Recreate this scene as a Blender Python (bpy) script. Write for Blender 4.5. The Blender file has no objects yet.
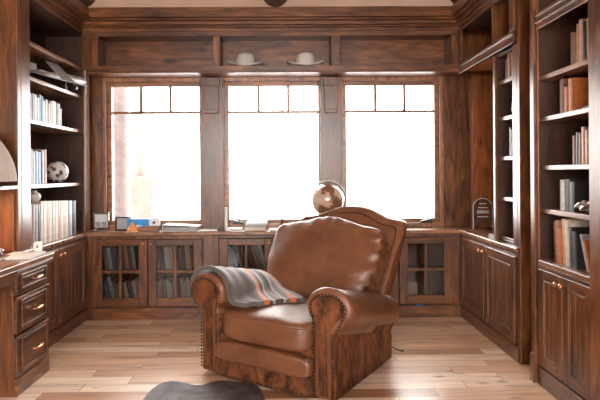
import bpy, bmesh, math, random
from mathutils import Vector, Matrix, Euler
R = math.radians
C = bpy.context.scene.collection
SC = bpy.context.scene
random.seed(7)

# ------------------------------------------------------------------ camera, world, light, exposure
cam = bpy.data.cameras.new('camera'); co = bpy.data.objects.new('camera', cam); C.objects.link(co)
cam.sensor_width = 36; cam.lens = 36 * 540 / 600
cam.shift_x = 0.014; cam.shift_y = -0.045
cam.clip_start = 0.05
co.matrix_world = Matrix.Translation((0, 0, 1.28)) @ Matrix.Rotation(-0.0104, 4, 'Z') @ Matrix.Rotation(R(90), 4, 'X') @ Matrix.Rotation(-0.0070, 4, 'Z')
SC.camera = co
SC.view_settings.view_transform = 'Standard'; SC.view_settings.look = 'None'
SC.view_settings.gamma = 1; SC.view_settings.use_curve_mapping = False
SC.view_settings.exposure = 0.0
SC.cycles.max_bounces = 8; SC.cycles.diffuse_bounces = 5; SC.cycles.transparent_max_bounces = 12
SC.cycles.caustics_reflective = False; SC.cycles.caustics_refractive = False
SC.cycles.sample_clamp_indirect = 6

w = bpy.data.worlds.new('world'); SC.world = w; w.use_nodes = True
bg = w.node_tree.nodes['Background']; bg.inputs[0].default_value = (1, 0.96, 0.92, 1); bg.inputs[1].default_value = 19.0

def area(name, loc, rot, sx, sy, power, col, portal=False):
    l = bpy.data.lights.new(name, 'AREA'); l.shape = 'RECTANGLE'; l.size = sx; l.size_y = sy; l.energy = power; l.color = col
    o = bpy.data.objects.new(name, l); C.objects.link(o); o.location = loc; o.rotation_euler = rot
    if portal: l.cycles.is_portal = True
    return o
# added fill light behind the camera, standing in for daylight from rear windows
area('rear_fill_light', (-0.2, -2.35, 1.9), (R(70), 0, 0), 3.2, 1.5, 62, (0.94, 0.97, 1))
for wx in (-1.209, -0.113, 0.977):
    area('window_portal', (wx, 5.30, 1.47), (R(-90), 0, 0), 1.0, 1.4, 1, (1, 1, 1), True)

# ------------------------------------------------------------------ materials
def newmat(name):
    m = bpy.data.materials.new(name); m.use_nodes = True
    nt = m.node_tree; b = nt.nodes['Principled BSDF']
    return m, nt, b
def N(nt, t, **k):
    n = nt.nodes.new(t)
    for a, v in k.items():
        if a.startswith('i_'):
            key = a[2:]; key = int(key) if key.isdigit() else key.replace('_', ' ')
            n.inputs[key].default_value = v
        else: setattr(n, a, v)
    return n
def ramp(nt, stops):
    r = nt.nodes.new('ShaderNodeValToRGB'); e = r.color_ramp.elements
    while len(e) < len(stops): e.new(0.5)
    for i, (p, c) in enumerate(stops): e[i].position = p; e[i].color = (*c, 1)
    return r
def mixc(nt, fac, a, b, mode='MIX'):
    m = nt.nodes.new('ShaderNodeMix'); m.data_type = 'RGBA'; m.blend_type = mode
    L = nt.links
    for key, v in ((0, fac), (6, a), (7, b)):
        if isinstance(v, (float, int)): m.inputs[key].default_value = v
        elif isinstance(v, tuple): m.inputs[key].default_value = (*v, 1)
        else: L.new(v, m.inputs[key])
    return m.outputs[2]
def plain(name, col, rough=0.5, metal=0.0, var=0.12, scale=30, bump=0.0, spec=0.5, coat=0.0):
    m, nt, b = newmat(name); L = nt.links
    tc = N(nt, 'ShaderNodeTexCoord'); n = N(nt, 'ShaderNodeTexNoise', i_Scale=scale, i_Detail=4.0)
    L.new(tc.outputs['Object'], n.inputs['Vector'])
    lo = tuple(c * (1 - var) for c in col); hi = tuple(min(1, c * (1 + var)) for c in col)
    r = ramp(nt, [(0.3, lo), (0.7, hi)]); L.new(n.outputs[0], r.inputs[0]); L.new(r.outputs[0], b.inputs['Base Color'])
    b.inputs['Roughness'].default_value = rough; b.inputs['Metallic'].default_value = metal
    b.inputs['Specular IOR Level'].default_value = spec; b.inputs['Coat Weight'].default_value = coat
    if bump:
        bp = N(nt, 'ShaderNodeBump', i_Strength=bump, i_Distance=0.01); L.new(n.outputs[0], bp.inputs['Height']); L.new(bp.outputs[0], b.inputs['Normal'])
    return m
def wood(name, axis, dark, mid, light, rough=0.30, coat=0.12, bead=None):
    """knotty stained alder; axis = direction of the grain"""
    m, nt, b = newmat(name); L = nt.links
    tc = N(nt, 'ShaderNodeTexCoord'); oi = N(nt, 'ShaderNodeObjectInfo')
    sh = N(nt, 'ShaderNodeVectorMath', operation='SCALE'); L.new(oi.outputs['Random'], sh.inputs['Scale']); sh.inputs[0].default_value = (7.3, 3.1, 5.7)
    ad = N(nt, 'ShaderNodeVectorMath', operation='ADD'); L.new(tc.outputs['Object'], ad.inputs[0]); L.new(sh.outputs[0], ad.inputs[1])
    sc = [13.0, 13.0, 13.0]; sc['xyz'.index(axis)] = 2.2
    mp = N(nt, 'ShaderNodeMapping'); mp.inputs['Scale'].default_value = sc; L.new(ad.outputs[0], mp.inputs['Vector'])
    n1 = N(nt, 'ShaderNodeTexNoise', i_Scale=0.8, i_Detail=7.0, i_Roughness=0.58, i_Distortion=2.2); L.new(mp.outputs[0], n1.inputs['Vector'])
    r1 = ramp(nt, [(0.28, dark), (0.5, mid), (0.74, light)]); L.new(n1.outputs[0], r1.inputs[0])
    n2 = N(nt, 'ShaderNodeTexNoise', i_Scale=2.2, i_Detail=3.0); L.new(ad.outputs[0], n2.inputs['Vector'])
    r2 = ramp(nt, [(0.3, (0.62, 0.58, 0.55)), (0.68, (1.25, 1.2, 1.15))]); L.new(n2.outputs[0], r2.inputs[0])
    c = mixc(nt, 1.0, r1.outputs[0], r2.outputs[0], 'MULTIPLY')
    s2 = [9.0, 9.0, 9.0]; s2['xyz'.index(axis)] = 3.6
    mk = N(nt, 'ShaderNodeMapping'); mk.inputs['Scale'].default_value = s2; L.new(ad.outputs[0], mk.inputs['Vector'])
    vo = N(nt, 'ShaderNodeTexVoronoi', i_Scale=1.0, i_Randomness=1.0); L.new(mk.outputs[0], vo.inputs['Vector'])
    r3 = ramp(nt, [(0.09, (0.25, 0.2, 0.18)), (0.22, (1, 1, 1))]); L.new(vo.outputs['Distance'], r3.inputs[0])
    c = mixc(nt, 0.75, c, r3.outputs[0], 'MULTIPLY')
    L.new(c, b.inputs['Base Color'])
    rr = N(nt, 'ShaderNodeMapRange'); rr.inputs['To Min'].default_value = rough - 0.06; rr.inputs['To Max'].default_value = rough + 0.12
    L.new(n1.outputs[0], rr.inputs[0]); L.new(rr.outputs[0], b.inputs['Roughness'])
    b.inputs['Coat Weight'].default_value = coat; b.inputs['Coat Roughness'].default_value = 0.22
    bp = N(nt, 'ShaderNodeBump', i_Strength=0.12, i_Distance=0.003); L.new(n1.outputs[0], bp.inputs['Height']); L.new(bp.outputs[0], b.inputs['Normal'])
    return m
DK, MD, LT = (0.028, 0.010, 0.003), (0.125, 0.043, 0.0125), (0.260, 0.098, 0.030)
WZ = wood('alder_vertical', 'z', DK, MD, LT)
WX = wood('alder_lengthwise', 'x', DK, MD, LT)
WY = wood('alder_depthwise', 'y', DK, MD, LT)
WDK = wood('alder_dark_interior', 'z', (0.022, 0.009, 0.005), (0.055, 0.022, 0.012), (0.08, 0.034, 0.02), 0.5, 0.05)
WTOP = wood('worktop_wood', 'x', (0.13, 0.055, 0.025), (0.25, 0.12, 0.06), (0.36, 0.19, 0.10), 0.26, 0.4)
WTOPY = wood('worktop_wood_side', 'y', (0.13, 0.055, 0.025), (0.25, 0.12, 0.06), (0.36, 0.19, 0.10), 0.26, 0.4)
WWIN = wood('window_wood', 'x', (0.13, 0.05, 0.02), (0.28, 0.12, 0.05), (0.4, 0.19, 0.085), 0.35, 0.2)
WWINZ = wood('window_wood_vertical', 'z', (0.13, 0.05, 0.02), (0.28, 0.12, 0.05), (0.4, 0.19, 0.085), 0.35, 0.2)
WLOG = wood('log_wood', 'y', (0.05, 0.02, 0.01), (0.11, 0.05, 0.028), (0.17, 0.085, 0.05), 0.6, 0.0)
WOR = wood('alder_orange_lit', 'z', (0.16, 0.045, 0.012), (0.34, 0.11, 0.03), (0.46, 0.17, 0.05), 0.4, 0.2)  # alder with the warm light on soffit and hutch panel painted into its colour

def floor_mat():
    m, nt, b = newmat('plank_floor'); L = nt.links
    tc = N(nt, 'ShaderNodeTexCoord'); sp = N(nt, 'ShaderNodeSeparateXYZ'); L.new(tc.outputs['Object'], sp.inputs[0])
    def M(op, a, bb=None):
        n = N(nt, 'ShaderNodeMath', operation=op)
        for i, v in enumerate((a, bb)):
            if v is None: continue
            if isinstance(v, (int, float)): n.inputs[i].default_value = v
            else: L.new(v, n.inputs[i])
        return n.outputs[0]
    yr = M('DIVIDE', sp.outputs[1], 0.118); row = M('FLOOR', yr); fy = M('FRACT', yr)
    wn = N(nt, 'ShaderNodeTexWhiteNoise', noise_dimensions='1D'); L.new(row, wn.inputs['W'])
    xo = M('DIVIDE', M('ADD', sp.outputs[0], M('MULTIPLY', wn.outputs[0], 5.0)), 1.15); col = M('FLOOR', xo); fx = M('FRACT', xo)
    cb = N(nt, 'ShaderNodeCombineXYZ'); L.new(row, cb.inputs[0]); L.new(col, cb.inputs[1])
    w2 = N(nt, 'ShaderNodeTexWhiteNoise', noise_dimensions='2D'); L.new(cb.outputs[0], w2.inputs['Vector'])
    base = ramp(nt, [(0.0, (0.35, 0.155, 0.07)), (0.25, (0.58, 0.335, 0.185)), (0.6, (0.70, 0.46, 0.30)), (1.0, (0.86, 0.68, 0.52))]); L.new(w2.outputs[0], base.inputs[0])
    of = N(nt, 'ShaderNodeVectorMath', operation='SCALE'); L.new(w2.outputs[1], of.inputs[0]); of.inputs['Scale'].default_value = 9.0
    ad = N(nt, 'ShaderNodeVectorMath', operation='ADD'); L.new(tc.outputs['Object'], ad.inputs[0]); L.new(of.outputs[0], ad.inputs[1])
    mp = N(nt, 'ShaderNodeMapping'); mp.inputs['Scale'].default_value = (1.4, 17, 1); L.new(ad.outputs[0], mp.inputs['Vector'])
    n1 = N(nt, 'ShaderNodeTexNoise', i_Scale=1.0, i_Detail=7.0, i_Roughness=0.6, i_Distortion=1.0); L.new(mp.outputs[0], n1.inputs['Vector'])
    g = ramp(nt, [(0.30, (0.55, 0.45, 0.38)), (0.47, (1, 1, 1)), (0.72, (1.3, 1.28, 1.25))]); L.new(n1.outputs[0], g.inputs[0])
    c = mixc(nt, 1.0, base.outputs[0], g.outputs[0], 'MULTIPLY')
    mk = N(nt, 'ShaderNodeMapping'); mk.inputs['Scale'].default_value = (2.6, 7.5, 1); L.new(ad.outputs[0], mk.inputs['Vector'])
    vo = N(nt, 'ShaderNodeTexVoronoi', i_Scale=1.0); L.new(mk.outputs[0], vo.inputs['Vector'])
    kn = ramp(nt, [(0.04, (0.22, 0.15, 0.11)), (0.15, (1, 1, 1))]); L.new(vo.outputs['Distance'], kn.inputs[0])
    c = mixc(nt, 0.8, c, kn.outputs[0], 'MULTIPLY')
    e1 = M('LESS_THAN', fy, 0.022); e2 = M('LESS_THAN', fx, 0.0035); ed = M('MAXIMUM', e1, e2)
    c = mixc(nt, M('MULTIPLY', ed, 0.75), c, (0.09, 0.045, 0.025))
    L.new(c, b.inputs['Base Color'])
    rr = N(nt, 'ShaderNodeMapRange'); rr.inputs['To Min'].default_value = 0.27; rr.inputs['To Max'].default_value = 0.44
    L.new(n1.outputs[0], rr.inputs[0]); L.new(rr.outputs[0], b.inputs['Roughness'])
    b.inputs['Coat Weight'].default_value = 0.5; b.inputs['Coat Roughness'].default_value = 0.24
    hh = M('SUBTRACT', M('MULTIPLY', n1.outputs[0], 0.4), ed)
    bp = N(nt, 'ShaderNodeBump', i_Strength=0.3, i_Distance=0.004); L.new(hh, bp.inputs['Height']); L.new(bp.outputs[0], b.inputs['Normal'])
    return m
FLOOR = floor_mat()

def leather(name, a, bcol, rough=0.40, wr=0.5, scale=5.0):
    m, nt, b = newmat(name); L = nt.links
    tc = N(nt, 'ShaderNodeTexCoord')
    n = N(nt, 'ShaderNodeTexNoise', i_Scale=scale, i_Detail=6.0, i_Roughness=0.6, i_Distortion=0.6); L.new(tc.outputs['Object'], n.inputs['Vector'])
    r = ramp(nt, [(0.3, a), (0.7, bcol)]); L.new(n.outputs[0], r.inputs[0]); L.new(r.outputs[0], b.inputs['Base Color'])
    v = N(nt, 'ShaderNodeTexVoronoi', i_Scale=170.0); L.new(tc.outputs['Object'], v.inputs['Vector'])
    mn = N(nt, 'ShaderNodeMath', operation='MULTIPLY_ADD', i_1=0.12); L.new(v.outputs['Distance'], mn.inputs[0]); L.new(n.outputs[0], mn.inputs[2])
    bp = N(nt, 'ShaderNodeBump', i_Strength=wr, i_Distance=0.02); L.new(mn.outputs[0], bp.inputs['Height']); L.new(bp.outputs[0], b.inputs['Normal'])
    b.inputs['Roughness'].default_value = rough; b.inputs['Specular IOR Level'].default_value = 0.55
    return m
LEA = leather('brown_leather', (0.125, 0.047, 0.021), (0.245, 0.098, 0.046), 0.35)
def hide_mat():
    m, nt, b = newmat('brindle_hide'); L = nt.links
    tc = N(nt, 'ShaderNodeTexCoord')
    mp = N(nt, 'ShaderNodeMapping'); mp.inputs['Scale'].default_value = (13, 13, 6.5); mp.inputs['Rotation'].default_value = (0.7, 0.6, 0); L.new(tc.outputs['Object'], mp.inputs['Vector'])
    n = N(nt, 'ShaderNodeTexNoise', i_Scale=1.0, i_Detail=8.0, i_Roughness=0.72, i_Distortion=0.5); L.new(mp.outputs[0], n.inputs['Vector'])
    r = ramp(nt, [(0.38, (0.03, 0.011, 0.006)), (0.5, (0.13, 0.042, 0.015)), (0.62, (0.24, 0.085, 0.03))]); L.new(n.outputs[0], r.inputs[0]); L.new(r.outputs[0], b.inputs['Base Color'])
    n2 = N(nt, 'ShaderNodeTexNoise', i_Scale=90.0, i_Detail=4.0); L.new(tc.outputs['Object'], n2.inputs['Vector'])
    bp = N(nt, 'ShaderNodeBump', i_Strength=0.6, i_Distance=0.008); L.new(n2.outputs[0], bp.inputs['Height']); L.new(bp.outputs[0], b.inputs['Normal'])
    b.inputs['Roughness'].default_value = 0.6; b.inputs['Specular IOR Level'].default_value = 0.3
    return m
HIDE = hide_mat()
def blanket_mat():
    m, nt, b = newmat('striped_wool'); L = nt.links
    uv = N(nt, 'ShaderNodeUVMap'); sp = N(nt, 'ShaderNodeSeparateXYZ'); L.new(uv.outputs[0], sp.inputs[0])
    g = (0.10, 0.085, 0.078); o = (0.52, 0.135, 0.02); d = (0.025, 0.028, 0.038); br = (0.075, 0.038, 0.025); lg = (0.30, 0.27, 0.25); nb = (0.035, 0.06, 0.10)
    st = [(0.0, g), (0.38, o), (0.46, d), (0.51, lg), (0.55, br), (0.63, d), (0.67, lg), (0.71, g), (0.78, o), (0.87, nb), (0.91, g)]
    r = ramp(nt, st); r.color_ramp.interpolation = 'CONSTANT'; L.new(sp.outputs[0], r.inputs[0])
    tc = N(nt, 'ShaderNodeTexCoord'); n = N(nt, 'ShaderNodeTexNoise', i_Scale=120.0, i_Detail=3.0); L.new(tc.outputs['Object'], n.inputs['Vector'])
    r2 = ramp(nt, [(0.3, (0.75, 0.75, 0.75)), (0.7, (1.2, 1.2, 1.2))]); L.new(n.outputs[0], r2.inputs[0])
    L.new(mixc(nt, 1.0, r.outputs[0], r2.outputs[0], 'MULTIPLY'), b.inputs['Base Color'])
    bp = N(nt, 'ShaderNodeBump', i_Strength=0.5, i_Distance=0.004); L.new(n.outputs[0], bp.inputs['Height']); L.new(bp.outputs[0], b.inputs['Normal'])
    b.inputs['Roughness'].default_value = 0.85; b.inputs['Sheen Weight'].default_value = 0.5
    return m
WOOL = blanket_mat()
def glass_mat(name, tint=(1, 1, 1), refl=0.08):
    m, nt, b = newmat(name); L = nt.links; nt.nodes.remove(b)
    out = [n for n in nt.nodes if n.type == 'OUTPUT_MATERIAL'][0]
    t = N(nt, 'ShaderNodeBsdfTransparent'); t.inputs[0].default_value = (*tint, 1)
    g = N(nt, 'ShaderNodeBsdfGlossy'); g.inputs['Roughness'].default_value = 0.03
    f = N(nt, 'ShaderNodeFresnel', i_IOR=1.45); mm = N(nt, 'ShaderNodeMath', operation='MULTIPLY', i_1=refl / 0.04 * 0.5); L.new(f.outputs[0], mm.inputs[0])
    mx = N(nt, 'ShaderNodeMixShader'); L.new(mm.outputs[0], mx.inputs[0]); L.new(t.outputs[0], mx.inputs[1]); L.new(g.outputs[0], mx.inputs[2])
    L.new(mx.outputs[0], out.inputs[0]); return m
GLASS = glass_mat('window_glass', refl=0.05)
CGLASS = glass_mat('cabinet_glass', (0.72, 0.74, 0.75), 0.09)
ACR = glass_mat('clear_acrylic', (0.86, 0.88, 0.89), 0.16)
COPPER = plain('aged_copper', (0.55, 0.25, 0.13), 0.28, 0.9, 0.1)
BRASS = plain('dark_brass_nail', (0.06, 0.035, 0.02), 0.35, 0.8, 0.2)
BLACK = plain('black_metal', (0.02, 0.02, 0.022), 0.35, 0.4)
PLANE = plain('pale_painted_metal', (0.50, 0.49, 0.48), 0.35, 0.25)
SILVER = plain('brushed_silver', (0.42, 0.41, 0.40), 0.36, 0.85)
PAPER = plain('white_paper', (0.78, 0.77, 0.74), 0.7, 0, 0.04)
PAGES = plain('book_pages', (0.62, 0.56, 0.47), 0.8, 0, 0.15, 200)
PLASTER = plain('warm_plaster', (0.46, 0.31, 0.235), 0.85, 0, 0.05, 6, 0.1)
FELT = plain('grey_white_felt', (0.50, 0.47, 0.44), 0.9, 0, 0.06, 60, 0.1)
FELT2 = plain('pale_straw_felt', (0.58, 0.53, 0.48), 0.9, 0, 0.06, 60, 0.1)
BAND = plain('hat_band', (0.24, 0.20, 0.17), 0.6)
BLUE = plain('bright_blue_plastic', (0.01, 0.24, 0.62), 0.35, 0, 0.25, 40)
ORANGE = plain('orange_glass', (0.75, 0.32, 0.12), 0.2, 0, 0.4, 60)
WHITE = plain('glazed_white', (0.80, 0.79, 0.77), 0.3)
SHADE = plain('white_tulle', (0.80, 0.74, 0.68), 0.8, 0, 0.06, 40, 0.2)
LCOV = {k: plain('cover_' + k, v, 0.45, 0, 0.18, 45) for k, v in dict(
    white=(0.72, 0.71, 0.69), cream=(0.62, 0.54, 0.42), navy=(0.03, 0.06, 0.14), blue=(0.06, 0.20, 0.36), grey=(0.33, 0.33, 0.34),
    black=(0.02, 0.02, 0.02), brown=(0.20, 0.085, 0.04), tan=(0.42, 0.22, 0.11), orange=(0.50, 0.16, 0.045), red=(0.30, 0.035, 0.025),
    green=(0.06, 0.14, 0.09), peach=(0.55, 0.33, 0.22)).items()}

nt = SHADE.node_tree; b_ = nt.nodes['Principled BSDF']; tr_ = nt.nodes.new('ShaderNodeBsdfTranslucent'); tr_.inputs[0].default_value = (.9, .84, .76, 1)
mx_ = nt.nodes.new('ShaderNodeMixShader'); mx_.inputs[0].default_value = .5; nt.links.new(b_.outputs[0], mx_.inputs[1]); nt.links.new(tr_.outputs[0], mx_.inputs[2])
nt.links.new(mx_.outputs[0], [n for n in nt.nodes if n.type == 'OUTPUT_MATERIAL'][0].inputs[0])
# ------------------------------------------------------------------ mesh helpers
class MB:
    def __init__(s): s.bm = bmesh.new(); s.mi = 0
    def _m(s, vs):
        for f in {f for v in vs for f in v.link_faces}: f.material_index = s.mi
    def box(s, x0, x1, y0, y1, z0, z1, mi=0, M=None):
        r = bmesh.ops.create_cube(s.bm, size=1)['verts']
        for v in r: v.co = Vector(((x0 + x1) / 2 + v.co.x * (x1 - x0), (y0 + y1) / 2 + v.co.y * (y1 - y0), (z0 + z1) / 2 + v.co.z * (z1 - z0)))
        if M is not None: bmesh.ops.transform(s.bm, matrix=M, verts=r)
        for f in {f for v in r for f in v.link_faces}: f.material_index = mi
        return s
    def poly(s, pts, y0, y1, mi=0, axis='y'):
        """prism: outline pts (a,b) extruded along axis"""
        def P(a, b, c): return {'y': (a, c, b), 'x': (c, a, b), 'z': (a, b, c)}[axis]
        A = [s.bm.verts.new(P(a, b, y0)) for a, b in pts]; B = [s.bm.verts.new(P(a, b, y1)) for a, b in pts]
        fs = [s.bm.faces.new(A), s.bm.faces.new(B[::-1])]
        n = len(pts)
        for i in range(n): fs.append(s.bm.faces.new((A[i], A[(i + 1) % n], B[(i + 1) % n], B[i])))
        for f in fs: f.material_index = mi
        return s
    def rings(s, rings, cap=True, mi=0, closed=True):
        V = [[s.bm.verts.new(p) for p in r] for r in rings]; n = len(V[0])
        for a, b in zip(V, V[1:]):
            for i in range(n if closed else n - 1):
                f = s.bm.faces.new((a[i], a[(i + 1) % n], b[(i + 1) % n], b[i])); f.material_index = mi
        if cap:
            for r in (V[0], V[-1][::-1]):
                f = s.bm.faces.new(r); f.material_index = mi
        return s
    def lathe(s, prof, c=(0, 0, 0), n=32, mi=0, cap=True, M=None):
        rr = []
        for r, z in prof:
            ring = [Vector((c[0] + r * math.cos(2 * math.pi * i / n), c[1] + r * math.sin(2 * math.pi * i / n), c[2] + z)) for i in range(n)]
            if M is not None: ring = [M @ p for p in ring]
            rr.append(ring)
        return s.rings(rr, cap, mi)
    def tube(s, pts, r, n=8, mi=0):
        pts = [Vector(p) for p in pts]; rr = []
        for i, p in enumerate(pts):
            d = (pts[min(i + 1, len(pts) - 1)] - pts[max(i - 1, 0)]).normalized()
            u = d.cross(Vector((0, 0, 1)));  u = d.cross(Vector((0, 1, 0))) if u.length < 0.1 else u
            u.normalize(); v = d.cross(u)
            rad = r[i] if isinstance(r, (list, tuple)) else r
            rr.append([p + rad * (math.cos(2 * math.pi * k / n) * u + math.sin(2 * math.pi * k / n) * v) for k in range(n)])
        return s.rings(rr, True, mi)
    def ball(s, c, r, mi=0, seg=24):
        vs = bmesh.ops.create_uvsphere(s.bm, u_segments=seg, v_segments=seg // 2, radius=1)['verts']
        rr = r if isinstance(r, (tuple, list)) else (r, r, r)
        for v in vs: v.co = Vector((c[0] + v.co.x * rr[0], c[1] + v.co.y * rr[1], c[2] + v.co.z * rr[2]))
        for f in {f for v in vs for f in v.link_faces}: f.material_index = mi
        return s
    def pillow(s, c, h, k=5.0, cuts=12, fn=None, mi=0):
        t = bmesh.new(); bmesh.ops.create_cube(t, size=2); bmesh.ops.subdivide_edges(t, edges=t.edges[:], cuts=cuts, use_grid_fill=True)
        for v in t.verts:
            p = v.co; q = (abs(p.x) ** k + abs(p.y) ** k + abs(p.z) ** k) ** (1 / k)
            p = Vector(p / q); l = Vector(p)
            p = Vector((c[0] + p.x * h[0], c[1] + p.y * h[1], c[2] + p.z * h[2]))
            v.co = fn(p, l) if fn else p
        me = bpy.data.meshes.new('t'); t.to_mesh(me); t.free(); s.bm.from_mesh(me); bpy.data.meshes.remove(me)
        return s
    def build(s, name, mats, parent=None, bevel=0, smooth=False, loc=None, sub=0, seg=2):
        bmesh.ops.recalc_face_normals(s.bm, faces=s.bm.faces[:])
        me = bpy.data.meshes.new(name); s.bm.to_mesh(me); s.bm.free()
        for m in (mats if isinstance(mats, (list, tuple)) else [mats]): me.materials.append(m)
        if smooth:
            for p in me.polygons: p.use_smooth = True
        o = bpy.data.objects.new(name, me); C.objects.link(o)
        if parent is not None: o.parent = parent
        if loc is not None: o.location = loc
        if bevel:
            b = o.modifiers.new('bevel', 'BEVEL'); b.width = bevel; b.segments = seg; b.limit_method = 'ANGLE'; b.angle_limit = R(40)
            b.harden_normals = False
        if sub:
            q = o.modifiers.new('sub', 'SUBSURF'); q.levels = sub; q.render_levels = sub
        return o
def tag(o, label, cat, group=None):
    o['label'] = label; o['category'] = cat
    if group: o['group'] = group
    return o
def empty(name, loc, rz=0, label=None, cat=None, group=None):
    o = bpy.data.objects.new(name, None); C.objects.link(o); o.location = loc; o.rotation_euler = (0, 0, rz); o.empty_display_size = 0.1
    if label: tag(o, label, cat, group)
    return o
def struct(o, kind='structure'): o['kind'] = kind; return o
ORD = ['first', 'second', 'third', 'fourth', 'fifth', 'sixth', 'seventh', 'eighth', 'ninth', 'tenth', 'eleventh', 'twelfth', 'thirteenth', 'fourteenth', 'fifteenth', 'sixteenth', 'seventeenth', 'eighteenth', 'nineteenth', 'twentieth']

XL, XR = -1.77, 1.55          # faces of the left and right units
WL, WR = -2.17, 1.97          # room walls
YF, YB = 4.77, 5.00           # back unit face, window wall face
CT = 0.77                     # worktop height

# ------------------------------------------------------------------ room shell
struct(MB().box(WL - .1, WR + .1, -2.6, 5.3, -0.1, 0).build('floor', FLOOR))
struct(MB().box(WL - .1, WR + .1, -2.6, 5.3, 2.95, 3.05).build('ceiling', PLASTER))
struct(MB().box(WL - .1, WL, -2.6, 5.3, 0, 2.95).build('wall_left', WZ))
struct(MB().box(WR, WR + .1, -2.6, 5.3, 0, 2.95).build('wall_right', WZ))
m = MB()
m.box(WL, -1.8, -2.6, -2.5, 0, 2.95); m.box(1.4, WR, -2.6, -2.5, 0, 2.95); m.box(-1.8, 1.4, -2.6, -2.5, 0, 0.8); m.box(-1.8, 1.4, -2.6, -2.5, 2.6, 2.95)
struct(m.build('wall_rear', PLASTER))
WINS = [(-1.615, -0.803), (-0.529, 0.302), (0.567, 1.388)]
GB, GT = 0.850, 2.092
FR = 0.045
m = MB()
xs = [WL] + [v for a, b in WINS for v in (a - FR, b + FR)] + [WR]
for i in range(0, len(xs), 2): m.box(xs[i], xs[i + 1], YB, 5.22, GB - FR, GT + FR)
m.box(WL, WR, YB, 5.22, 0, GB - FR); m.box(WL, WR, YB, 5.22, GT + FR, 2.95)
struct(m.build('wall_back', WZ, bevel=0.003))
struct(MB().box(WL, WR, 4.64, 5.0, 2.71, 2.95).build('wall_gable', PLASTER))
# pilasters between the windows
for i, (a, b) in enumerate(((-0.785, -0.575), (0.320, 0.515))):
    m = MB(); m.box(a, b, YB - .035, YB, CT, 2.16)
    m.box(a + .035, b - .035, YB - .055, YB - .035, 1.86, 2.10); m.box(a + .025, b - .025, YB - .07, YB - .035, 2.08, 2.155); m.box(a + .04, b - .04, YB - .062, YB - .035, 1.83, 1.865)
    struct(m.build('trim_%d' % (i + 1), WZ, bevel=0.004))
m = MB(); m.box(1.455, 1.70, YB - .02, YB, CT, 2.165); struct(m.build('trim_3', WZ, bevel=0.004))
m = MB(); m.box(1.715, WR, YB - .045, YB, CT, 2.165); struct(m.build('trim_4', WOR, bevel=0.004))
m = MB(); m.box(WL, -1.675, YB - .02, YB, CT, 2.165); struct(m.build('trim_5', WZ, bevel=0.004))
# windows
for i, (a, b) in enumerate(WINS):
    e = struct(empty('window_%d' % (i + 1), ((a + b) / 2, YB, GB)))
    def loc(mb): 
        bmesh.ops.translate(mb.bm, vec=(-(a + b) / 2, -YB, -GB), verts=mb.bm.verts[:]); return mb
    m = MB(); o_ = 0.082; t = 0.045
    m.box(a - o_, a - o_ + t, YB - .018, YB, GB - o_, GT + o_); m.box(b + o_ - t, b + o_, YB - .018, YB, GB - o_, GT + o_)
    m.box(a - o_ + t, b + o_ - t, YB - .018, YB, GT + o_ - t, GT + o_); m.box(a - o_ + t, b + o_ - t, YB - .03, YB, GB - o_, GB - o_ + t)
    loc(m).build('casing', WWINZ, e, bevel=0.006)
    m = MB(); m.box(a - FR, a, YB + .03, YB + .09, GB - FR, GT + FR); m.box(b, b + FR, YB + .03, YB + .09, GB - FR, GT + FR)
    m.box(a, b, YB + .03, YB + .09, GT, GT + FR); m.box(a, b, YB + .03, YB + .09, GB - FR, GB)
    loc(m).build('sash', WWIN, e, bevel=0.006)
    m = MB(); tz = 1.851; m.box(a, b, YB + .045, YB + .08, tz - .012, tz + .012)
    for k in (1, 2):
        x = a + (b - a) * k / 3; m.box(x - .013, x + .013, YB + .045, YB + .08, tz + .012, GT)
    loc(m).build('muntin', WWINZ, e, bevel=0.003)
    m = MB(); m.box(a, b, YB + .082, YB + .086, GB, GT); loc(m).build('glass', GLASS, e)
for cx, d in ((-0.50, 1), (1.35, -1)):   # casement cranks on the sills
    t = empty('window_crank', (cx, YB - .02, GB - .037), 0, 'black folding crank at %s end of the %s window sill' % (('left', 'middle') if d > 0 else ('right', 'right hand')), 'window crank', 'window cranks')
    m = MB(); m.poly([(0, 0), (d * .12, 0), (d * .10, .02), (d * .02, .035)][::d], -.02, .03); m.build('crank_base', BLACK, t, bevel=0.004)
    m = MB()
    if d > 0: m.tube([(.0 * d, 0, .095), (.03 * d, 0, .065), (.075 * d, 0, .03)], [.007, .006, .009])
    else: m.tube([(.075 - .07, 0, .12), (-.02, 0, .07), (-.045, 0, .03)], [.008, .006, .008])
    m.build('crank_handle', BLACK, t, smooth=True)

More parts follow.
